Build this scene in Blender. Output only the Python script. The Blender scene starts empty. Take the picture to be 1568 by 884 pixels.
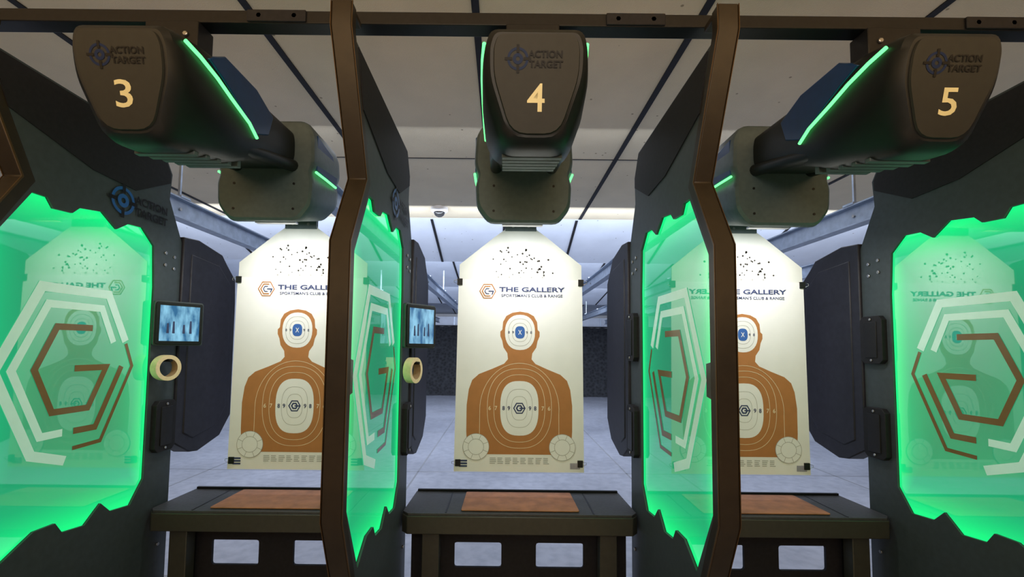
import bpy, bmesh, math, random
from mathutils import Vector, Matrix
from mathutils.geometry import tessellate_polygon
random.seed(4)
S=bpy.context.scene
try:
    S.view_settings.view_transform='Standard'
except Exception as e: print(e)
COL=S.collection

# ------------------------------------------------------------ materials
def mk(name,col,rough=.5,metal=0.,nscale=30,namt=.12,bump=0.,spec=.5,emit=None,estr=0.,coat=0.):
    m=bpy.data.materials.new(name); m.use_nodes=True
    nt=m.node_tree; p=nt.nodes['Principled BSDF']
    p.inputs['Roughness'].default_value=rough; p.inputs['Metallic'].default_value=metal
    p.inputs['Specular IOR Level'].default_value=spec
    p.inputs['Coat Weight'].default_value=coat
    tc=nt.nodes.new('ShaderNodeTexCoord'); n=nt.nodes.new('ShaderNodeTexNoise')
    n.inputs['Scale'].default_value=nscale; n.inputs['Detail'].default_value=5
    nt.links.new(tc.outputs['Object'],n.inputs['Vector'])
    r=nt.nodes.new('ShaderNodeValToRGB')
    a=[max(0,c*(1-namt)) for c in col]; b=[min(1,c*(1+namt)) for c in col]
    r.color_ramp.elements[0].position=.3; r.color_ramp.elements[1].position=.7
    r.color_ramp.elements[0].color=(*a,1); r.color_ramp.elements[1].color=(*b,1)
    nt.links.new(n.outputs['Fac'],r.inputs['Fac']); nt.links.new(r.outputs['Color'],p.inputs['Base Color'])
    if bump:
        bp=nt.nodes.new('ShaderNodeBump'); bp.inputs['Strength'].default_value=bump; bp.inputs['Distance'].default_value=.01
        nt.links.new(n.outputs['Fac'],bp.inputs['Height']); nt.links.new(bp.outputs['Normal'],p.inputs['Normal'])
    if emit:
        p.inputs['Emission Color'].default_value=(*emit,1); p.inputs['Emission Strength'].default_value=estr
    return m

M=dict(
 bronze=mk('bronze_bar',(.027,.020,.012),.45,.2,25,.15,spec=.35),
 edge=mk('bronze_edge_trim',(.095,.055,.022),.4,.4,25,.1,spec=.4),
 sheet=mk('slate_steel_sheet',(.052,.066,.072),.5,.2,40,.1,spec=.35),
 black=mk('black_polymer',(.012,.012,.015),.65,0,60,.2,spec=.25),
 blackm=mk('black_powdercoat',(.010,.010,.011),.45,.2,60,.2,spec=.35),
 shield=mk('black_armor_plate',(.02,.02,.028),.5,.1,30,.2,spec=.35),
 shell=mk('carrier_shell',(.008,.0095,.010),.45,0,40,.1,spec=.3),
 face=mk('carrier_faceplate',(.021,.0215,.018),.55,0,40,.1,spec=.3),
 body=mk('carrier_grey_metal',(.085,.115,.125),.5,.1,40,.1,spec=.4),
 navy=mk('navy_side_panel',(.003,.035,.14),.35,.1,30,.1),
 led=mk('green_led',(0,.3,.1),.5,0,10,.01,emit=(.12,1,.22),estr=2.4),
 bolt=mk('bolt_steel',(.4,.4,.4),.3,.9,30,.1),
 beige=mk('number_beige',(.72,.66,.36),.5,0,30,.05),
 logo=mk('logo_blue',(.0,.10,.38),.4,0,30,.05),
 logod=mk('logo_dark_blue',(.0,.012,.06),.5,0,30,.05,spec=.2),
 ink=mk('logo_black',(.004,.004,.005),.5,0,30,.05,spec=.2),
 paper=mk('target_paper',(.80,.815,.83),.7,0,8,.03),
 card=mk('backer_board',(.72,.74,.72),.8,0,10,.04),
 brown=mk('print_brown',(.41,.17,.052),.7,0,20,.05),
 cream=mk('print_cream',(.75,.62,.42),.7,0,20,.05),
 navyink=mk('print_navy',(.03,.045,.13),.7,0,20,.05),
 blueink=mk('print_blue',(.03,.12,.42),.7,0,20,.05),
 grey=mk('print_grey',(.35,.35,.33),.7,0,20,.05),
 hole=mk('bullet_hole',(.03,.025,.02),.9,0,20,.05),
 top=mk('bench_rubber_top',(.04,.042,.048),.55,0,80,.2,.1),
 bench=mk('bench_steel',(.042,.044,.036),.45,.2,40,.1),
 leather=mk('leather_mat',(.36,.15,.07),.6,0,14,.25,.2),
 galv=mk('galvanised_steel',(.34,.40,.5),.4,.6,15,.15),
 tape=mk('tape_side',(.75,.62,.38),.6,0,60,.08),
 tapei=mk('tape_core',(.35,.25,.13),.7,0,60,.08),
 white=mk('white_vinyl_glow',(.55,.72,.66),.15,0,20,.03,emit=(.25,.6,.42),estr=.35),  # faint emission put in to imitate backlight through the vinyl
 vbrown=mk('brown_vinyl',(.20,.13,.055),.15,0,20,.05),
 vnavy=mk('navy_vinyl',(.01,.05,.07),.2,0,20,.05),
 wall=mk('wall_paint',(.5,.52,.56),.8,0,5,.06),
 lip=mk('painted_steel_lip',(.45,.5,.6),.5,.2,5,.06),
 dome=mk('dome_white',(.6,.6,.6),.4,0,5,.03),
 dglass=mk('dome_dark',(.02,.02,.02),.1,0,5,.03),
 joint=mk('floor_joint',(.3,.31,.34),.8,0,5,.05),
)
# concrete floor
def concrete():
    m=mk('polished_concrete',(.45,.47,.54),.38,0,1.3,.12)
    nt=m.node_tree; p=nt.nodes['Principled BSDF']
    n=nt.nodes.new('ShaderNodeTexNoise'); n.inputs['Scale'].default_value=9; n.inputs['Detail'].default_value=8
    mx=nt.nodes.new('ShaderNodeMix'); mx.data_type='RGBA'; mx.blend_type='MULTIPLY'; mx.inputs[0].default_value=.5
    r=nt.nodes.new('ShaderNodeValToRGB'); r.color_ramp.elements[0].position=.35; r.color_ramp.elements[1].position=.6
    r.color_ramp.elements[0].color=(.6,.62,.66,1)
    g=nt.nodes.new('ShaderNodeNewGeometry')
    nt.links.new(g.outputs['Position'],n.inputs['Vector']); nt.links.new(n.outputs['Fac'],r.inputs['Fac'])
    old=p.inputs['Base Color'].links[0].from_socket
    nt.links.new(old,mx.inputs[6]); nt.links.new(r.outputs['Color'],mx.inputs[7]); nt.links.new(mx.outputs[2],p.inputs['Base Color'])
    return m
M['floor']=concrete()
def acoustic(name,c):
    m=mk(name,c,.9,0,3,.05)
    nt=m.node_tree; p=nt.nodes['Principled BSDF']
    n=nt.nodes.new('ShaderNodeTexVoronoi'); n.inputs['Scale'].default_value=7
    r=nt.nodes.new('ShaderNodeValToRGB'); r.color_ramp.elements[0].position=.05; r.color_ramp.elements[1].position=.075
    r.color_ramp.elements[0].color=(.45,.42,.38,1); r.color_ramp.elements[1].color=(1,1,1,1)
    n2=nt.nodes.new('ShaderNodeTexNoise'); n2.inputs['Scale'].default_value=160
    g=nt.nodes.new('ShaderNodeNewGeometry')
    nt.links.new(g.outputs['Position'],n.inputs['Vector']); nt.links.new(n.outputs['Distance'],r.inputs['Fac'])
    nt.links.new(g.outputs['Position'],n2.inputs['Vector'])
    mx=nt.nodes.new('ShaderNodeMix'); mx.data_type='RGBA'; mx.blend_type='MULTIPLY'; mx.inputs[0].default_value=1
    old=p.inputs['Base Color'].links[0].from_socket
    nt.links.new(old,mx.inputs[6]); nt.links.new(r.outputs['Color'],mx.inputs[7]); nt.links.new(mx.outputs[2],p.inputs['Base Color'])
    bp=nt.nodes.new('ShaderNodeBump'); bp.inputs['Strength'].default_value=.3; bp.inputs['Distance'].default_value=.01
    nt.links.new(n2.outputs['Fac'],bp.inputs['Height']); nt.links.new(bp.outputs['Normal'],p.inputs['Normal'])
    return m
M['ceil']=acoustic('acoustic_ceiling_panel',(.64,.56,.41))
M['baf']=acoustic('acoustic_baffle_panel',(.55,.60,.70))
def rubber():
    m=bpy.data.materials.new('granulated_rubber'); m.use_nodes=True; nt=m.node_tree; p=nt.nodes['Principled BSDF']
    n=nt.nodes.new('ShaderNodeTexVoronoi'); n.inputs['Scale'].default_value=9
    r=nt.nodes.new('ShaderNodeValToRGB'); r.color_ramp.elements[0].color=(.008,.008,.01,1); r.color_ramp.elements[1].color=(.045,.05,.06,1)
    g=nt.nodes.new('ShaderNodeNewGeometry'); nt.links.new(g.outputs['Position'],n.inputs['Vector'])
    nt.links.new(n.outputs['Distance'],r.inputs['Fac']); nt.links.new(r.outputs['Color'],p.inputs['Base Color'])
    p.inputs['Roughness'].default_value=.9
    return m
M['rubber']=rubber()
# edge-lit acrylic: emission falls off with distance from the LED-lit border
def acrylic():
    m=bpy.data.materials.new('edge_lit_acrylic'); m.use_nodes=True; nt=m.node_tree; p=nt.nodes['Principled BSDF']
    g=nt.nodes.new('ShaderNodeNewGeometry'); s=nt.nodes.new('ShaderNodeSeparateXYZ'); nt.links.new(g.outputs['Position'],s.inputs[0])
    def math_(op,a,b):
        n=nt.nodes.new('ShaderNodeMath'); n.operation=op
        for i,v in enumerate((a,b)):
            if isinstance(v,(int,float)): n.inputs[i].default_value=v
            else: nt.links.new(v,n.inputs[i])
        return n.outputs[0]
    y=s.outputs[1]; z=s.outputs[2]
    d=math_('MINIMUM',math_('SUBTRACT',y,1.44),math_('SUBTRACT',2.20,y))
    d=math_('MINIMUM',d,math_('MULTIPLY',math_('SUBTRACT',z,1.05),.62))
    d=math_('MINIMUM',d,math_('MULTIPLY',math_('SUBTRACT',2.34,z),.62))
    d=math_('MAXIMUM',d,0.)
    e=math_('POWER',2.718,math_('MULTIPLY',d,-9.))
    r=nt.nodes.new('ShaderNodeValToRGB')
    r.color_ramp.elements[0].color=(.012,.18,.09,1)
    r.color_ramp.elements[1].color=(.0,1.0,.24,1)
    q=r.color_ramp.elements.new(.45); q.color=(.003,.40,.15,1)
    nt.links.new(e,r.inputs['Fac'])
    nt.links.new(r.outputs['Color'],p.inputs['Emission Color']); p.inputs['Emission Strength'].default_value=1.0
    p.inputs['Base Color'].default_value=(.035,.16,.115,1); p.inputs['Roughness'].default_value=.02; p.inputs['IOR'].default_value=2.4
    return m
M['acrylic']=acrylic()
def screen():
    m=bpy.data.materials.new('tablet_screen'); m.use_nodes=True; nt=m.node_tree; p=nt.nodes['Principled BSDF']
    tc=nt.nodes.new('ShaderNodeTexCoord'); n=nt.nodes.new('ShaderNodeTexNoise'); n.inputs['Scale'].default_value=22; n.inputs['Detail'].default_value=3
    mp=nt.nodes.new('ShaderNodeMapping'); mp.inputs['Scale'].default_value=(1.5,1.5,.5)
    nt.links.new(tc.outputs['Object'],mp.inputs[0]); nt.links.new(mp.outputs[0],n.inputs['Vector'])
    r=nt.nodes.new('ShaderNodeValToRGB'); r.color_ramp.elements[0].position=.35; r.color_ramp.elements[1].position=.65
    r.color_ramp.elements[0].color=(.02,.13,.30,1); r.color_ramp.elements[1].color=(.28,.62,.85,1)
    nt.links.new(n.outputs['Fac'],r.inputs['Fac']); nt.links.new(r.outputs['Color'],p.inputs['Emission Color'])
    p.inputs['Emission Strength'].default_value=.95; p.inputs['Base Color'].default_value=(.02,.02,.03,1); p.inputs['Roughness'].default_value=.25
    return m
M['screen']=screen()

# ------------------------------------------------------------ mesh builder
XP=(Vector((0,1,0)),Vector((0,0,1)),Vector((1,0,0)))
XN=(Vector((0,1,0)),Vector((0,0,1)),Vector((-1,0,0)))
YN=(Vector((1,0,0)),Vector((0,0,1)),Vector((0,-1,0)))
ZP=(Vector((1,0,0)),Vector((0,1,0)),Vector((0,0,1)))
class B:
    def __init__(s): s.v=[];s.f=[];s.m=[];s.sm=[];s.mats=[]
    def add(s,vs,fs,mat,smooth=False):
        if mat not in s.mats: s.mats.append(mat)
        k=s.mats.index(mat); o=len(s.v); s.v+= [Vector(a) for a in vs]
        for f in fs: s.f.append([o+i for i in f]); s.m.append(k); s.sm.append(smooth)
    def prism(s,poly,O,fr,n0,n1,mat,holes=(),smooth=False):
        U,V,N=fr; O=Vector(O)
        loops=[list(poly)]+[list(h) for h in holes]; flat=[q for l in loops for q in l]; n=len(flat)
        vs=[O+U*a+V*b+N*n0 for a,b in flat]+[O+U*a+V*b+N*n1 for a,b in flat]
        fs=[]
        if holes:
            for t in tessellate_polygon([[Vector((a,b,0)) for a,b in l] for l in loops]):
                t=list(t); fs.append(t); fs.append([i+n for i in reversed(t)])
        else:
            fs=[list(range(n)),[i+n for i in reversed(range(n))]]
        o=0
        for l in loops:
            L=len(l)
            for i in range(L):
                j=(i+1)%L; fs.append([o+i,o+j,n+o+j,n+o+i])
            o+=L
        s.add(vs,fs,mat,smooth)
    def flat(s,poly,O,fr,n,mat,holes=()):
        U,V,N=fr;O=Vector(O)
        loops=[list(poly)]+[list(h) for h in holes]; fl=[q for l in loops for q in l]
        vs=[O+U*a+V*b+N*n for a,b in fl]
        if holes: fs=[list(t) for t in tessellate_polygon([[Vector((a,b,0)) for a,b in l] for l in loops])]
        else: fs=[list(range(len(fl)))]
        s.add(vs,fs,mat)
    def box(s,x0,x1,y0,y1,z0,z1,mat):
        s.prism([(x0,y0),(x1,y0),(x1,y1),(x0,y1)],(0,0,0),ZP,z0,z1,mat)
    def loft(s,rings,mat,cap=True,smooth=True):
        n=len(rings[0]); vs=[p for r in rings for p in r]; fs=[]
        for k in range(len(rings)-1):
            for i in range(n):
                j=(i+1)%n; fs.append([k*n+i,k*n+j,(k+1)*n+j,(k+1)*n+i])
        if cap: fs.append(list(range(n))); fs.append([(len(rings)-1)*n+i for i in reversed(range(n))])
        s.add(vs,fs,mat,smooth)
    def tube(s,path,r,mat,n=8):
        path=[Vector(p) for p in path]; rings=[]
        for i,p in enumerate(path):
            t=(path[min(i+1,len(path)-1)]-path[max(i-1,0)]).normalized()
            a=t.orthogonal().normalized() if abs(t.x)>.9 else t.cross(Vector((1,0,0))).normalized(); b=t.cross(a)
            rings.append([p+a*r*math.cos(2*math.pi*k/n)+b*r*math.sin(2*math.pi*k/n) for k in range(n)])
        s.loft(rings,mat)
    def text(s,st,cx,cy,w,h,O,fr,n,mat,bold=.0):
        U,V,N=fr;O=Vector(O)
        vs,fs=text2d(st,bold)
        s.add([O+U*(cx+a*w)+V*(cy+b*h)+N*n for a,b in vs],fs,mat)
    def finish(s,name,parent=None,bevel=0,mesh=None):
        me=bpy.data.meshes.new(name); me.from_pydata([tuple(v) for v in s.v],[],s.f)
        for m in s.mats: me.materials.append(M[m])
        for p,k,q in zip(me.polygons,s.m,s.sm): p.material_index=k; p.use_smooth=q
        bm=bmesh.new(); bm.from_mesh(me); bmesh.ops.recalc_face_normals(bm,faces=bm.faces); bm.to_mesh(me); bm.free()
        try: me.set_sharp_from_angle(angle=math.radians(35))
        except Exception: pass
        return put(me,name,parent,bevel)
def put(me,name,parent=None,bevel=0,loc=None):
    o=bpy.data.objects.new(name,me); COL.objects.link(o)
    if parent: o.parent=parent
    if loc: o.location=loc
    if bevel:
        b=o.modifiers.new('bevel','BEVEL'); b.width=bevel; b.segments=2; b.limit_method='ANGLE'; b.angle_limit=math.radians(40)
    return o
def empty(name,loc=(0,0,0)):
    e=bpy.data.objects.new(name,None); COL.objects.link(e); e.location=loc; return e
_tc={}
def text2d(st,bold):
    k=(st,bold)
    if k in _tc: return _tc[k]
    c=bpy.data.curves.new('t','FONT'); c.body=st; c.offset=bold; c.resolution_u=3; c.fill_mode='FRONT'
    o=bpy.data.objects.new('t',c); COL.objects.link(o); bpy.context.view_layer.update()
    me=bpy.data.meshes.new_from_object(o.evaluated_get(bpy.context.evaluated_depsgraph_get()))
    vs=[(v.co.x,v.co.y) for v in me.vertices]; fs=[list(p.vertices) for p in me.polygons]
    bpy.data.objects.remove(o); bpy.data.meshes.remove(me)
    x0=min(a for a,b in vs);x1=max(a for a,b in vs);y0=min(b for a,b in vs);y1=max(b for a,b in vs)
    vs=[((a-(x0+x1)/2)/(x1-x0),(b-(y0+y1)/2)/(y1-y0)) for a,b in vs]
    _tc[k]=(vs,fs); return _tc[k]
def rnd(poly,r,n=4):
    out=[];L=len(poly)
    for i in range(L):
        p=Vector(poly[i]);a=Vector(poly[i-1])-p;b=Vector(poly[(i+1)%L])-p
        rr=min(r,a.length*.45,b.length*.45); A=p+a.normalized()*rr; C=p+b.normalized()*rr
        for k in range(n+1):
            t=k/n; q=A*(1-t)**2+p*2*t*(1-t)+C*t*t; out.append((q.x,q.y))
    return out
def circ(cx,cy,rx,ry=None,n=32,e=2.0,a0=0):
    ry=ry or rx; o=[]
    for i in range(n):
        t=2*math.pi*i/n+a0; c,s_=math.cos(t),math.sin(t)
        o.append((cx+rx*math.copysign(abs(c)**(2/e),c),cy+ry*math.copysign(abs(s_)**(2/e),s_)))
    return o
def hexa(cx,cy,rx,rz=None,pointy=False):
    rz=rz or rx
    return [(cx+rx*math.cos(math.radians(a)),cy+rz*math.sin(math.radians(a))) for a in ([30,90,150,210,270,330] if pointy else [0,60,120,180,240,300])]
def band(path,w):
    # open polyline -> mitred band polygon
    P=[Vector(p) for p in path];L=[];R=[]
    for i,p in enumerate(P):
        d1=(P[i]-P[i-1]).normalized() if i>0 else None; d2=(P[i+1]-P[i]).normalized() if i<len(P)-1 else None
        if d1 is None:d1=d2
        if d2 is None:d2=d1
        n1=Vector((-d1.y,d1.x));n2=Vector((-d2.y,d2.x));m=(n1+n2).normalized();k=1/max(.3,m.dot(n1))
        L.append(p+m*w/2*k);R.append(p-m*w/2*k)
    return [(q.x,q.y) for q in L]+[(q.x,q.y) for q in reversed(R)]

# ------------------------------------------------------------ room
LC=.09; W=1.22
CZ=3.55
b=B(); b.box(-6,6.2,-2.6,19,-.1,0,'floor')
for y in (3.6,6.6,9.6,12.6,15.6): b.box(-5.9,6.1,y-.012,y+.012,0,.001,'joint')
for x in (-4.2,-1.2,1.8,4.8): b.box(x-.012,x+.012,-2.5,16.5,0,.001,'joint')
b.finish('floor')
b=B(); b.box(-6,6.2,-2.6,6.05,CZ,CZ+.08,'ceil')
for i in range(-3,5):
    x=-.16+1.19*i; b.box(x-.02,x+.02,-2.6,6.04,CZ-.008,CZ-.001,'black')
for y in (1.75,4.1): b.box(-6,6.2,y-.006,y+.006,CZ-.004,CZ-.001,'black')
b.finish('ceiling')
for k,(y0,y1,z0,z1) in enumerate([(6.1,7.3,3.56,3.19),(8.0,10.6,3.62,3.22),(11.5,14.6,3.62,3.22),(15.2,18.9,3.62,3.2)]):
    b=B(); b.prism([(y0,z0),(y1,z1),(y1,z1+.05),(y0,z0+.08)],(-6,0,0),XP,0,12.2,'baf')
    for i in range(-4,6):
        x=-1.0+1.0*i; s=.018
        b.prism([(y0+.02,z0-.014),(y1-.01,z1-.008),(y1-.01,z1-.001),(y0+.02,z0-.006)],(x,0,0),XP,-s,s,'black')
    b.finish('ceiling_baffle')
b=B(); b.box(-6,6.2,-2.6,19,3.95,4.05,'wall'); b.finish('roof')
b=B(); b.box(-6.1,-6,-2.6,19,-.1,4.05,'wall'); b.finish('wall_left')
b=B(); b.box(6.2,6.3,-2.6,19,-.1,4.05,'wall'); b.finish('wall_right')
b=B(); b.box(-6.1,6.3,19,19.1,-.1,4.05,'wall'); b.finish('wall_back')
b=B(); b.box(-6.1,6.3,-2.7,-2.6,-.1,4.05,'wall'); b.finish('wall_front')
# rubber bullet trap berm
b=B(); nx,nz=90,14; vs=[];fs=[]
for j in range(nz+1):
    for i in range(nx+1):
        t=j/nz; vs.append((-5.98+12.16*i/nx,16.9+1.5*t+random.uniform(-.05,.05),max(.0,2.65*t+random.uniform(-.03,.03))))
for j in range(nz):
    for i in range(nx): a=j*(nx+1)+i; fs.append([a,a+1,a+nx+2,a+nx+1])
b.add(vs,fs,'rubber',True); b.finish('rubber_bullet_trap')
b=B(); b.box(-5.98,6.18,18.5,18.7,2.7,3.05,'lip')
for i in range(-5,7): b.box(i-.03,i+.03,18.47,18.5,2.7,3.05,'galv')
b.finish('steel_trap_header')

# ------------------------------------------------------------ target track rails
for k in range(-2,4):
    x=LC+W*k; b=B()
    y0=2.5; 
    b.box(x-.045,x+.045,y0,16.5,2.69,2.70,'galv'); b.box(x-.045,x+.045,y0,16.5,2.83,2.84,'galv')
    b.box(x-.006,x+.006,y0,16.5,2.70,2.83,'galv')
    for i in range(8):
        y=3.2+i*1.75
        for s in (-1,1):
            b.prism(circ(0,0,.012,n=6),(x+s*.007,y,2.765),XP if s>0 else XN,0,.01,'bolt')
        b.box(x-.05,x+.05,y-.05,y+.05,2.84,2.855,'galv')
        if i%3==0: b.box(x-.008,x+.008,y-.008,y+.008,2.84,3.24 if y>6.0 else CZ-.01,'galv')
    b.finish('target_track_rail')

# ------------------------------------------------------------ overhead crossbar
b=B(); b.box(-3.2,3.4,1.47,1.53,2.885,2.93,'blackm')
for k in (-1,0,1):
    x=LC+W*k
    for s in (-.06,.06):
        b.prism(circ(0,0,.012,n=6),(x+.35+s,1.47,2.908),YN,0,.008,'bolt')
    b.box(x+.25,x+.45,1.462,1.47,2.887,2.928,'black')
for x in (-3.15,3.35): b.box(x-.03,x+.03,1.47,1.53,2.93,CZ-.001,'blackm')
b.finish('overhead_crossbar',bevel=.003)

# ------------------------------------------------------------ lane dividers
HOLE=[(1.455,2.10),(1.455,1.27),(1.585,1.035),(1.69,1.10),(1.77,1.10),(1.80,1.055),(1.895,1.045),(1.965,1.11),(2.015,1.06),(2.12,1.05),(2.19,1.15),
      (2.19,2.07),(2.175,2.27),(2.10,2.34),(2.02,2.335),(1.96,2.295),(1.885,2.35),(1.785,2.335),(1.755,2.305),(1.68,2.30),(1.655,2.335),(1.60,2.335)]
OUT=[(1.40,2.785),(1.587,2.37),(1.44,2.125),(1.44,1.25),(1.55,1.0),(1.73,.75),(1.73,0),(2.36,0),(2.36,2.33),(2.26,2.53),(2.27,2.66),(2.2,2.77)]
BLK=[(1.50,2.60),(1.83,2.51),(2.05,2.50),(2.255,2.61),(2.255,2.66),(2.19,2.76),(1.43,2.775)]
SHD=[(2.36,2.36),(2.48,2.37),(2.69,2.33),(2.74,2.28),(2.83,2.20),(2.84,2.05),(2.84,1.36),(2.74,1.25),(2.55,1.20),(2.48,1.21),(2.36,1.28)]
BAR=[(1.36,2.884),(1.36,2.80),(1.56,2.38),(1.412,2.125),(1.412,1.25),(1.525,.99),(1.70,.74),(1.70,0)]
def logo_text(b,fr,O,cy,cz,s,n,m1='ink',m2='logo'):
    # round sight emblem with two-line wordmark
    b.flat(circ(cy-.10*s,cz+.0*s,.062*s),O,fr,n,m2,[circ(cy-.10*s,cz,.048*s)])
    b.flat(circ(cy-.10*s,cz,.03*s),O,fr,n,m2,[circ(cy-.10*s,cz,.012*s)])
    for dx,dz in((1,0),(-1,0),(0,1),(0,-1)):
        cx_=cy-.10*s+dx*.055*s; c2=cz+dz*.055*s
        b.flat([(cx_-.008*s-abs(dx)*.014*s,c2-.008*s-abs(dz)*.014*s),(cx_+.008*s+abs(dx)*.014*s,c2-.008*s-abs(dz)*.014*s),(cx_+.008*s+abs(dx)*.014*s,c2+.008*s+abs(dz)*.014*s),(cx_-.008*s-abs(dx)*.014*s,c2+.008*s+abs(dz)*.014*s)],O,fr,n+.0006,m1)
    b.text('ACTION',cy+.06*s,cz+.026*s,.20*s,.04*s,O,fr,n+.001,m1,.03)
    b.text('TARGET',cy+.065*s,cz-.028*s,.20*s,.04*s,O,fr,n+.001,m1,.03)
def glogo(b,fr,O,cy,cz,rx,rz,n,mir=1):
    def H(k,a): return (cy+mir*rx*k*math.cos(math.radians(a)),cz+rz*k*math.sin(math.radians(a)))
    w=.036
    b.flat(band([H(.86,20),H(.95,60),H(.95,120),H(.95,180),H(.95,240),H(.95,268)],w),O,fr,n,'white')
    b.flat(band([H(.84,274),H(.95,300),H(.95,360),H(.86,378)],w*.45),O,fr,n,'vbrown')
    b.flat(band([H(.66,25),H(.76,60),H(.76,120),H(.76,180),H(.76,240),H(.66,262)],w*.8),O,fr,n,'white')
    b.flat(band([H(.66,275),H(.76,300),H(.76,360)],w*.7),O,fr,n,'vbrown')
    b.flat(band([H(.50,60),H(.50,120),H(.50,180),H(.50,240),H(.50,300),H(.50,360),(cy+mir*rx*.02,cz)],w*.7),O,fr,n,'vbrown')
    b.flat([H(1.13,172),H(1.13,188),H(1.02,188),H(1.02,172)],O,fr,n,'vnavy')
def hexbox(b,O,fr,y0,y1,z0,z1,t):
    c=.02
    b.prism([(y0+c,z0),(y1-c,z0),(y1,z0+c),(y1,z1-c),(y1-c,z1),(y0+c,z1),(y0,z1-c),(y0,z0+c)],O,fr,0,t,'black')
    b.prism([(y0+.03,z0+.03),(y1-.03,z0+.03),(y1-.03,z1-.03),(y0+.03,z1-.03)],O,fr,t,t+.004,'blackm')
    for z in (z0+.017,z1-.017): b.prism(circ((y0+y1)/2,z,.007,n=8),O,fr,t,t+.005,'bolt')
for k in (-2,-1,0,1):
    X=LC+W*(k+.5); e=empty('lane_divider',(X,0,0))
    b=B()
    # front bar with mitred bends
    def off(t0):
        P=[Vector(p) for p in BAR]; r=[]
        for i,p in enumerate(P):
            d1=(P[i]-P[i-1]).normalized() if i else (P[1]-P[0]).normalized()
            d2=(P[i+1]-P[i]).normalized() if i<len(P)-1 else d1
            n1=Vector((-d1.y,d1.x));n2=Vector((-d2.y,d2.x));m=(n1+n2).normalized(); r.append(tuple(p+m*t0/m.dot(n1)))
        return r
    b.prism(off(0)+off(.045)[::-1],(0,0,0),XP,-.0325,.0325,'bronze')
    b.box(-.03,.03,1.37,1.465,2.86,2.883,'bronze')
    b.finish('front_bar',e,.004)
    b=B()
    for s in(-1,1): b.prism(off(-.002)+off(.006)[::-1],(0,0,0),XP,s*.0328,s*.035,'edge')
    b.finish('bar_edge_trim',e,.001)
    b=B()
    for s,fr in((1,XP),(-1,XN)):
        b.prism(OUT,(0,0,0),fr,.024,.0315,'sheet',[HOLE])
        b.prism(BLK,(0,0,0),fr,.0315,.036,'black')
    b.finish('side_sheets',e,.0)
    b=B(); b.prism([(y,z) for y,z in OUT],(0,0,0),XP,-.0235,-.0215,'black',[HOLE])
    b.prism([(y,z) for y,z in OUT],(0,0,0),XP,.0215,.0235,'black',[HOLE]); b.finish('core',e)
    b=B(); b.prism(HOLE,(0,0,0),XP,-.021,.021,'acrylic'); b.finish('acrylic_panel',e)
    b=B()
    sh=[SHD]; b.prism(SHD,(0,0,0),XP,-.045,.045,'shield')
    b.prism([(2.42,2.28),(2.66,2.26),(2.78,2.16),(2.78,1.42),(2.7,1.32),(2.5,1.28),(2.42,1.32)],(0,0,0),XP,-.05,.05,'shield')
    b.finish('armor_shield',e,.006)
    b=B()
    for s,fr in((1,XP),(-1,XN)):
        hexbox(b,(0,0,0),fr,2.215,2.35,1.26,1.51,.058)
        if s<0: hexbox(b,(0,0,0),fr,2.215,2.35,1.73,1.97,.058)
        for (y,z) in ((2.25,2.25),(2.31,2.24),(2.25,2.19),(2.31,2.18)):
            b.prism(circ(y,z,.009,n=8),(0,0,0),fr,.0315,.038,'bolt')
        for z in(.2,.5,.8): b.prism(circ(2.3,z,.009,n=8),(0,0,0),fr,.0315,.038,'bolt')
    b.finish('hinge_boxes',e,.004)
    b=B()
    glogo(b,XP,(0,0,0),1.81,1.69,.30,.38,.0225)
    glogo(b,XN,(0,0,0),1.81,1.69,.30,.38,.0225)
    logo_text(b,XP,(0,0,0),2.08,2.43,1.0,.0365)
    b.finish('vinyl_graphics',e)
    if k<0:
        XF=X+.032
        U=Vector((.543,.84,0)).normalized();N=Vector((.84,-.543,0)).normalized();fr=(U,Vector((0,0,1)),N)
        t=empty('tablet_display',(0,0,0))
        b=B(); O=(XF+.012,2.19,1.895)
        b.prism(rnd([(0,-.105),(.205,-.105),(.205,.105),(0,.105)],.012),O,fr,0,.014,'blackm')
        b.prism(rnd([(-.006,-.111),(.211,-.111),(.211,.111),(-.006,.111)],.014),O,fr,-.012,.006,'sheet')
        b.finish('case',t,.002)
        b=B(); b.flat([(.015,-.088),(.19,-.088),(.19,.088),(.015,.088)],O,fr,.0146,'screen')
        for cx,h in((.05,.05),(.075,.06),(.12,.045),(.15,.065)):
            b.flat(rnd([(cx-.006,-.05),(cx+.006,-.05),(cx+.004,-.05+h),(cx-.004,-.05+h)],.003),O,fr,.0149,'navyink')
        b.finish('screen_panel',t)
        b=B(); b.box(XF+.001,XF+.07,2.27,2.31,1.86,1.93,'black'); b.finish('bracket',t,.003)
        U=Vector((.30,.95,0)).normalized();N=Vector((.95,-.30,0)).normalized()
        b=B(); O=(XF+.045,2.235,1.675); n=36
        ring=[]
        for r_,q in((.044,-.020),(.063,-.020),(.063,.020),(.044,.020)):
            ring.append([Vector(O)+U*r_*math.cos(2*math.pi*i/n)+Vector((0,0,1))*r_*math.sin(2*math.pi*i/n)+N*q for i in range(n)])
        b.loft([ring[0],ring[1],ring[2],ring[3]],'tape',cap=False); b.loft([ring[3],ring[0]],'tapei',cap=False)
        Vc=Vector(O)+Vector((0,0,.036)); b.tube([Vc-N*.043,Vc+N*.035],.007,'blackm')
        b.finish('tape_roll')

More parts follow.
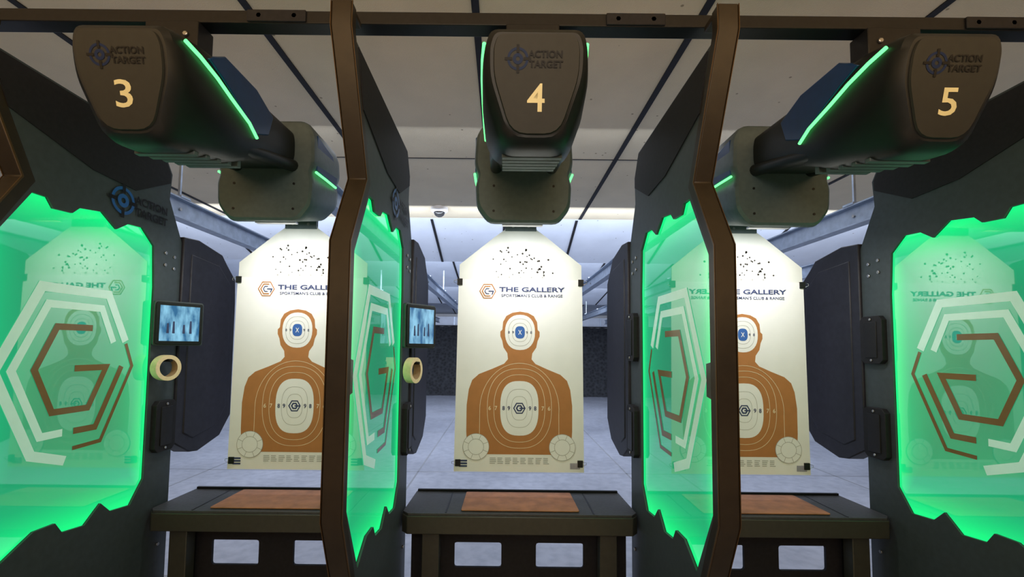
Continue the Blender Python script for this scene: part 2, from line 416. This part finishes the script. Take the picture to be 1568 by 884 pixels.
# ------------------------------------------------------------ benches
for k in (-1,0,1):
    X=LC+W*k; e=empty('shooting_bench',(X,0,0)); h=W/2-.04
    b=B(); b.prism([(-h,2.235),(-h+.03,2.20),(h-.03,2.20),(h,2.235),(h,2.355),(h-.0,2.355),(h-.012,2.56),(-h+.012,2.56),(-h,2.355)],(0,0,0),ZP,.90,.985,'bench'); b.finish('frame',e,.004)
    b=B(); b.prism([(-h+.004,2.24),(-h+.034,2.206),(h-.034,2.206),(h-.004,2.24),(h-.014,2.55),(-h+.014,2.55)],(0,0,0),ZP,.985,.996,'top')
    b.box(-h+.02,h-.02,2.535,2.55,.996,1.008,'blackm')
    b.box(-.36,-.352,2.215,2.535,.996,.998,'blackm'); b.box(.352,.36,2.215,2.535,.996,.998,'blackm')
    b.finish('rubber_top',e,.003)
    b=B(); b.prism([(-h+.03,.06),(h-.03,.06),(h-.03,.9),(-h+.03,.9)],(0,2.345,0),YN,0,.015,'black',
        [rnd([(a,.69),(c,.69),(c,.812),(a,.812)],.012,2) for a,c in((-.323,-.087),(.087,.325))])
    b.finish('kick_panel',e)
    b=B()
    for s in(-1,1):
        x=s*.43; b.box(x-.042,x+.042,2.235,2.30,0,.9,'bench')
        b.box(x-.06,x+.06,2.21,2.33,0,.012,'bench')
    b.finish('legs',e,.004)
    b=B(); m=rnd([(-.285,2.235),(.29,2.235),(.285,2.515),(-.28,2.515)],.01,2)
    b.prism(m,(X,0,0),ZP,.9985,1.004,'leather'); b.finish('leather_mat',None,.0015)

# ------------------------------------------------------------ targets (digitised print, unit = 3.58 mm)
u=.00358
def build_target():
    b=B(); O=(0,0,0); fr=YN
    def sc(p): return [(x*u,z*u) for x,z in p]
    full=[(-96,0),(96,0),(94,313),(40,357),(25,368),(22,376),(-22,376),(-25,368),(-40,357),(-94,313)]
    b.prism(sc(full),O,fr,-.006,-.001,'card')
    b.prism(sc([(-98,-1),(98,-1),(95,290),(-95,290)]),O,fr,0,.0015,'paper')
    L=[.0015]
    def nx(): L[0]+=.0005; return L[0]
    R=[(0,241),(12,239),(21,234),(26,225),(27,213),(30,210),(30,203),(27,196),(25,186),(19,177),(18,168),(24,161),(42,153),(62,145),(72,136),(77,122),(80,98),(80,60),(78,25)]
    sil=R+[(-x,z) for x,z in reversed(R) if x>0]
    b.flat(sc(sil),O,fr,nx(),'brown')
    n=nx()
    # head
    b.flat(sc(circ(0,209,23,27,e=2.3)),O,fr,n,'paper')
    n2=nx()
    for rx,rz in((18,21),(12,14.5)): b.flat(sc(circ(0,209,rx,rz,40,2.4)),O,fr,n2,'grey',[sc(circ(0,209,rx-.5,rz-.5,40,2.4))])
    b.flat(sc(circ(0,209,7.5,9.5,24,2.8)),O,fr,n2,'blueink')
    b.text('X',0,209*u,5.5*u,7*u,O,fr,nx(),'paper',.01)
    for x,t in((-17,'8'),(-10.5,'9'),(10.5,'9'),(17,'8')): b.text(t,x*u,209*u,2.6*u,4*u,O,fr,L[0],'navyink',.01)
    # body
    c=94
    b.flat(sc(circ(0,c,29,41,48,2.7)),O,fr,n,'paper')
    for rx,rz in((20,29),(12,18)): b.flat(sc(circ(0,c,rx,rz,48,2.7)),O,fr,n2,'grey',[sc(circ(0,c,rx-.5,rz-.5,48,2.7))])
    for rx,rz in((39,51),(49,60)): b.flat(sc(circ(0,c,rx,rz,64,2.4)),O,fr,n2,'cream',[sc(circ(0,c,rx-.7,rz-.7,64,2.4))])
    arc=[(60*math.cos(math.radians(a)),c+70*math.sin(math.radians(a))-2) for a in range(-5,186,6)]
    b.flat(sc(band([(60,48)]+arc+[(-60,48)],.7)),O,fr,n2,'cream')
    b.flat(sc(hexa(0,c,9.5)),O,fr,n2,'navyink',[sc(hexa(0,c,7.5))])
    b.flat(sc(hexa(0,c,5.5)),O,fr,n2,'navyink',[sc(hexa(0,c,3))])
    b.flat(sc([(0,c-1),(8,c-1),(8,c+1),(0,c+1)]),O,fr,n2,'navyink')
    for s in(-1,1):
        for x,t,m in((45,'6','cream'),(35.5,'7','cream'),(24,'8','navyink'),(16,'9','navyink')):
            b.text(t,s*x*u,c*u,3.8*u,6.4*u,O,fr,L[0],m,.02)
    # corner discs
    for s in(-1,1):
        cx,cz=s*65,36
        n3=L[0]+.0006
        b.flat(sc(circ(cx,cz,20,20,40)),O,fr,n3,'grey'); b.flat(sc(circ(cx,cz,19.3,19.3,40)),O,fr,n3+.0005,'paper')
        n4=n3+.001
        b.flat(sc(circ(cx,cz,12,12,32)),O,fr,n4,'grey',[sc(circ(cx,cz,11.4,11.4,32))])
        for i in range(8):
            a=math.radians(22+45*i); d=Vector((math.cos(a),math.sin(a))); q=Vector((-d.y,d.x))*.3
            A=Vector((cx,cz))+d*12; C=Vector((cx,cz))+d*19.3
            b.flat(sc([tuple(A+q),tuple(C+q),tuple(C-q),tuple(A-q)]),O,fr,n4,'grey')
    # heading
    n=L[0]
    b.text('THE GALLERY',18*u,275*u,101*u,7.4*u,O,fr,n,'navyink',.03)
    b.text("SPORTSMAN'S CLUB & RANGE",18*u,265.5*u,94*u,4.6*u,O,fr,n,'navyink',.01)
    g=(-50,272)
    b.flat(sc(hexa(*g,13)),O,fr,n,'brown',[sc(hexa(*g,11.4))])
    def H(k,a): return (g[0]+k*math.cos(math.radians(a)),g[1]+k*math.sin(math.radians(a)))
    b.flat(sc(band([H(8.5,60),H(8.5,120),H(8.5,180),H(8.5,240),H(8.5,300)],1.6)),O,fr,n,'brown')
    b.flat(sc(band([H(8.5,320),H(8.5,360),(g[0]+1,g[1])],1.6)),O,fr,n,'navyink')
    b.flat(sc(band([H(4.5,60),H(4.5,120),H(4.5,180),H(4.5,240),H(4.5,300)],1.2)),O,fr,n,'navyink')
    # fine print
    for i in range(8):
        for j in range(4):
            x=-44+i*11.5; z=19-j*2.6; w_=random.uniform(6.5,9.5)
            b.flat(sc([(x,z),(x+w_,z),(x+w_,z+1),(x,z+1)]),O,fr,n,'grey')
    for i in range(14): x=77+i*1.1; b.flat(sc([(x,4),(x+.5,4),(x+.5,13),(x,13)]),O,fr,n,'navyink')
    for j in range(3): b.flat(sc([(-90,14-j*4),(-78,14-j*4),(-78,16.5-j*4),(-90,16.5-j*4)]),O,fr,n,'navyink')
    # bullet holes in the backer
    for i in range(46):
        x=random.gauss(0,23); z=random.uniform(297,341); r=random.uniform(.8,1.8)
        if abs(x)<60: b.flat(sc(circ(x,z,r,r,8)),O,fr,.0,'hole')
    for i in range(5): b.flat(sc(circ(-34+i*17,294,1.5,1.5,8)),O,fr,.0,'grey')
    # binder clips
    for x,z,s in((-93,286,-1),(93,286,1),(-92,12,-1),(92,12,1),(-70,1,0),(70,1,0)):
        if s: b.prism(sc([(x-4,z-5),(x+4,z-5),(x+4,z+5),(x-4,z+5)]),O,fr,-.010,.008,'blackm'); b.tube([((x+s*4)*u,-.006,(z-3)*u),((x+s*9)*u,-.006,(z-1)*u),((x+s*9)*u,-.006,(z+2)*u),((x+s*4)*u,-.006,(z+3)*u)],.0015,'bolt',6)
    # hanger clamp
    b.prism(sc([(-24,366),(24,366),(24,380),(-24,380)]),O,fr,-.016,.010,'body')
    for s in(-12,12): b.prism(sc(circ(s,373,2.2,2.2,8)),O,fr,.010,.014,'bolt')
    me=b.finish('paper_target').data
    return me
tz=1.79-(718-533)*u
me=build_target(); o=bpy.data.objects['paper_target']; o.location=(LC+.003,2.47,tz)
for k in(-1,1): put(me,'paper_target',None,0,(LC+.003+W*k,2.47,tz))

# ------------------------------------------------------------ overhead carriers
def ring(poly,y0,kk,zt,sx=1,sz=1,zc=2.6,X=0):
    return [(X+x*sx, y0+kk*(zt-(zc+(z-zc)*sz)), zc+(z-zc)*sz) for x,z in poly]
DY=-.045
for k,num in((-1,'3'),(0,'4'),(1,'5')):
    X=LC+W*k; e=empty('target_carrier',(X,0,0))
    def hp(ht,hm,hb,zt,zm,zb,r=.05): return rnd([(-ht,zt),(ht,zt),(hm,zm+.08),(hm,zm),(hb,zb),(-hb,zb),(-hm,zm),(-hm,zm+.08)],r,4)
    b=B(); K=.25
    F=hp(.122,.136,.078,2.705,2.59,2.425)
    Y=1.300+DY
    rings=[ring(F,Y,K,2.705),
           ring(hp(.138,.153,.093,2.722,2.585,2.412),Y+.012,K,2.722),
           ring(hp(.146,.161,.10,2.735,2.575,2.408),Y+.045,K,2.735),
           ring(hp(.150,.165,.115,2.765,2.55,2.425),Y+.15,.2,2.765),
           ring(hp(.148,.163,.12,2.79,2.54,2.465),Y+.33,.15,2.79),
           ring(hp(.14,.155,.12,2.79,2.59,2.53),Y+.50,.05,2.79),
           ring(hp(.13,.14,.12,2.80,2.67,2.62),2.07,0,2.80)]
    b.loft(rings,'shell'); b.finish('head_shell',e)
    b=B()
    b.loft([ring(F,Y-.001,K,2.705,.93,.95,2.565),ring(F,Y-.007,K,2.705,.91,.94,2.565)],'face')
    b.finish('face_plate',e)
    b=B(); UP=Vector((0,-K,1)).normalized(); fr=(Vector((1,0,0)),UP,Vector((0,-1,-K)).normalized())
    O=(0,Y-.007+K*(2.705-2.53),2.53)
    b.text(num,0,0,.052,.078,O,fr,.0012,'beige',.01)
    O=(0,Y-.007+K*(2.705-2.632),2.632)
    logo_text(b,fr,O,-.005,0,.5,.0012,'ink','logod')
    b.finish('markings',e)
    b=B()
    for s in(-1,1):
        pts=[(1.36+DY,2.712),(1.42+DY,2.700),(1.50+DY,2.68),(1.58+DY,2.655),(1.65,2.625),(1.71,2.595)]
        xs=[.155,.162,.166,.1665,.166,.163]
        b.tube([(s*(x+.001),y,z) for x,(y,z) in zip(xs,pts)],.006,'led')
        b.tube([(s*.232,2.10,2.615),(s*.234,2.22,2.622),(s*.232,2.35,2.63)],.006,'led')
    b.finish('led_strips',e)
    b=B()
    for s,fr2 in((1,XP),(-1,XN)):
        b.prism([(1.42,2.725),(1.50,2.70),(1.60,2.66),(1.71,2.61),(1.80,2.65),(1.83,2.74),(1.70,2.785),(1.5,2.785)],(0,0,0),fr2,.10,.162,'navy')
        b.prism([(2.11,2.63),(2.36,2.64),(2.38,2.70),(2.30,2.78),(2.11,2.80)],(0,0,0),fr2,.15,.231,'navy')
    b.finish('side_panels',e,.004)
    b=B()
    for i in range(5):
        y=1.47+i*.06; z=2.434+(y-1.47)*.24
        b.box(-.10,.10,y-.012,y+.010,z-.014,z+.03,'body')
    for s in(-1,1):
        b.tube([(s*.115,1.62,2.53),(s*.125,1.8,2.575),(s*.13,2.09,2.64)],.028,'shell',12)
    b.finish('vent_grille',e,.002)
    b=B()
    def Q(zb,ztp=2.86):
        f=lambda z: zb+(z-2.375)*(ztp-zb)/(2.86-2.375)
        return rnd([(-.19,ztp),(.19,ztp),(.228,f(2.80)),(.235,f(2.66)),(.215,f(2.605)),(.228,f(2.56)),(.222,f(2.45)),(.165,zb),(-.165,zb),(-.222,f(2.45)),(-.228,f(2.56)),(-.215,f(2.605)),(-.235,f(2.66)),(-.228,f(2.80))],.03,3)
    b.loft([ring(Q(2.375),2.075,0,0,.93,.94,2.6),ring(Q(2.375),2.085,0,0,.98,.985,2.6),ring(Q(2.375),2.105,0,0,1,1,2.6),ring(Q(2.40),2.18,0,0,1,1,2.6),ring(Q(2.455),2.37,0,0,1,1,2.6),ring(Q(2.48),2.42,0,0,.96,.96,2.6),ring(Q(2.51),2.45,0,0,.88,.88,2.6)],'body')
    for s in(-.14,.14):
        for z in(2.43,2.55): b.prism(circ(s,z,.006,n=10),(0,2.076,0),YN,-.002,.003,'blackm')
    b.box(-.085,.085,2.40,2.45,2.487,2.62,'body')
    b.finish('drive_housing',e)
    b=B()
    b.box(-.09,.09,1.46,1.54,2.76,2.884,'blackm')
    for s in(-.05,.05): b.prism(circ(s,2.835,.01,n=6),(0,1.46,0),YN,0,.008,'bolt')
    b.finish('mount_bracket',e,.003)
    # built-in target lamp recessed under the housing
    b=B(); b.box(-.1,.1,2.19,2.22,2.395,2.403,'bolt'); b.finish('lamp_lens',e)
    l=bpy.data.lights.new('target_lamp','AREA'); l.shape='RECTANGLE'; l.size=.3; l.size_y=.03; l.energy=4.6; l.color=(1,.99,.98)
    lo=bpy.data.objects.new('target_lamp',l); COL.objects.link(lo); lo.parent=e; lo.location=(0,2.17,2.375)
    lo.rotation_euler=Vector((0,-.28,.9)).to_track_quat('Z','Y').to_euler()

# ceiling dome camera
b=B(); cx,cy=-.82,5.6
rg=[]
for r_,z in((.11,CZ-.001),(.11,CZ-.04),(.085,CZ-.06)): rg.append([(cx+r_*math.cos(t*math.pi/12),cy+r_*math.sin(t*math.pi/12),z) for t in range(24)])
b.loft(rg,'dome'); rg=[]
for a in range(0,80,15): r_=.07*math.cos(math.radians(a)); rg.append([(cx+r_*math.cos(t*math.pi/12),cy+r_*math.sin(t*math.pi/12),CZ-.06-.06*math.sin(math.radians(a))) for t in range(24)])
b.loft(rg,'dglass'); b.finish('dome_security_camera')

# ------------------------------------------------------------ lights
def area(name,loc,dirv,sx,sy,en,col):
    l=bpy.data.lights.new(name,'AREA'); l.shape='RECTANGLE'; l.size=sx; l.size_y=sy; l.energy=en; l.color=col
    o=bpy.data.objects.new(name,l); COL.objects.link(o); o.location=loc
    o.rotation_euler=(-Vector(dirv)).to_track_quat('Z','Y').to_euler(); return o
cool=(.80,.87,1)
area('range_light',(0,3.3,3.45),(0,.5,-1),10,.3,110,cool)
area('range_light',(0,5.4,3.3),(0,1,-.45),10,.25,170,cool)
area('range_light',(0,7.5,3.1),(0,1,-.25),10,.25,200,cool)
area('range_light',(0,11.0,3.1),(0,1,-.25),10,.25,200,cool)
area('warm_ceiling_fill',(0,-.5,2.9),(0,.75,.75),7,.3,80,(1,.64,.30))  # added fill behind the camera to warm the near ceiling, no fixture
area('warm_low_fill',(0,-.9,.5),(0,1,.0),5,.2,13,(1,.52,.2))  # added low fill, tints bar bottoms and bench fronts orange; no real source
p=bpy.data.lights.new('room_light','POINT'); p.energy=42; p.color=(1,.97,.92); p.shadow_soft_size=.35
o=bpy.data.objects.new('room_light',p); COL.objects.link(o); o.location=(0,-.9,2.6)
w=bpy.data.worlds.new('world'); S.world=w; w.use_nodes=True; w.node_tree.nodes['Background'].inputs[0].default_value=(.5,.55,.6,1); w.node_tree.nodes['Background'].inputs[1].default_value=.2

# ------------------------------------------------------------ camera
c=bpy.data.cameras.new('camera'); c.lens=15.84; c.sensor_width=36; c.shift_x=14/1568; c.shift_y=50/1568; c.clip_start=.05
o=bpy.data.objects.new('camera',c); COL.objects.link(o); o.location=(0,0,1.79)
o.rotation_euler=(math.radians(93.4),math.radians(-.6),0); S.camera=o
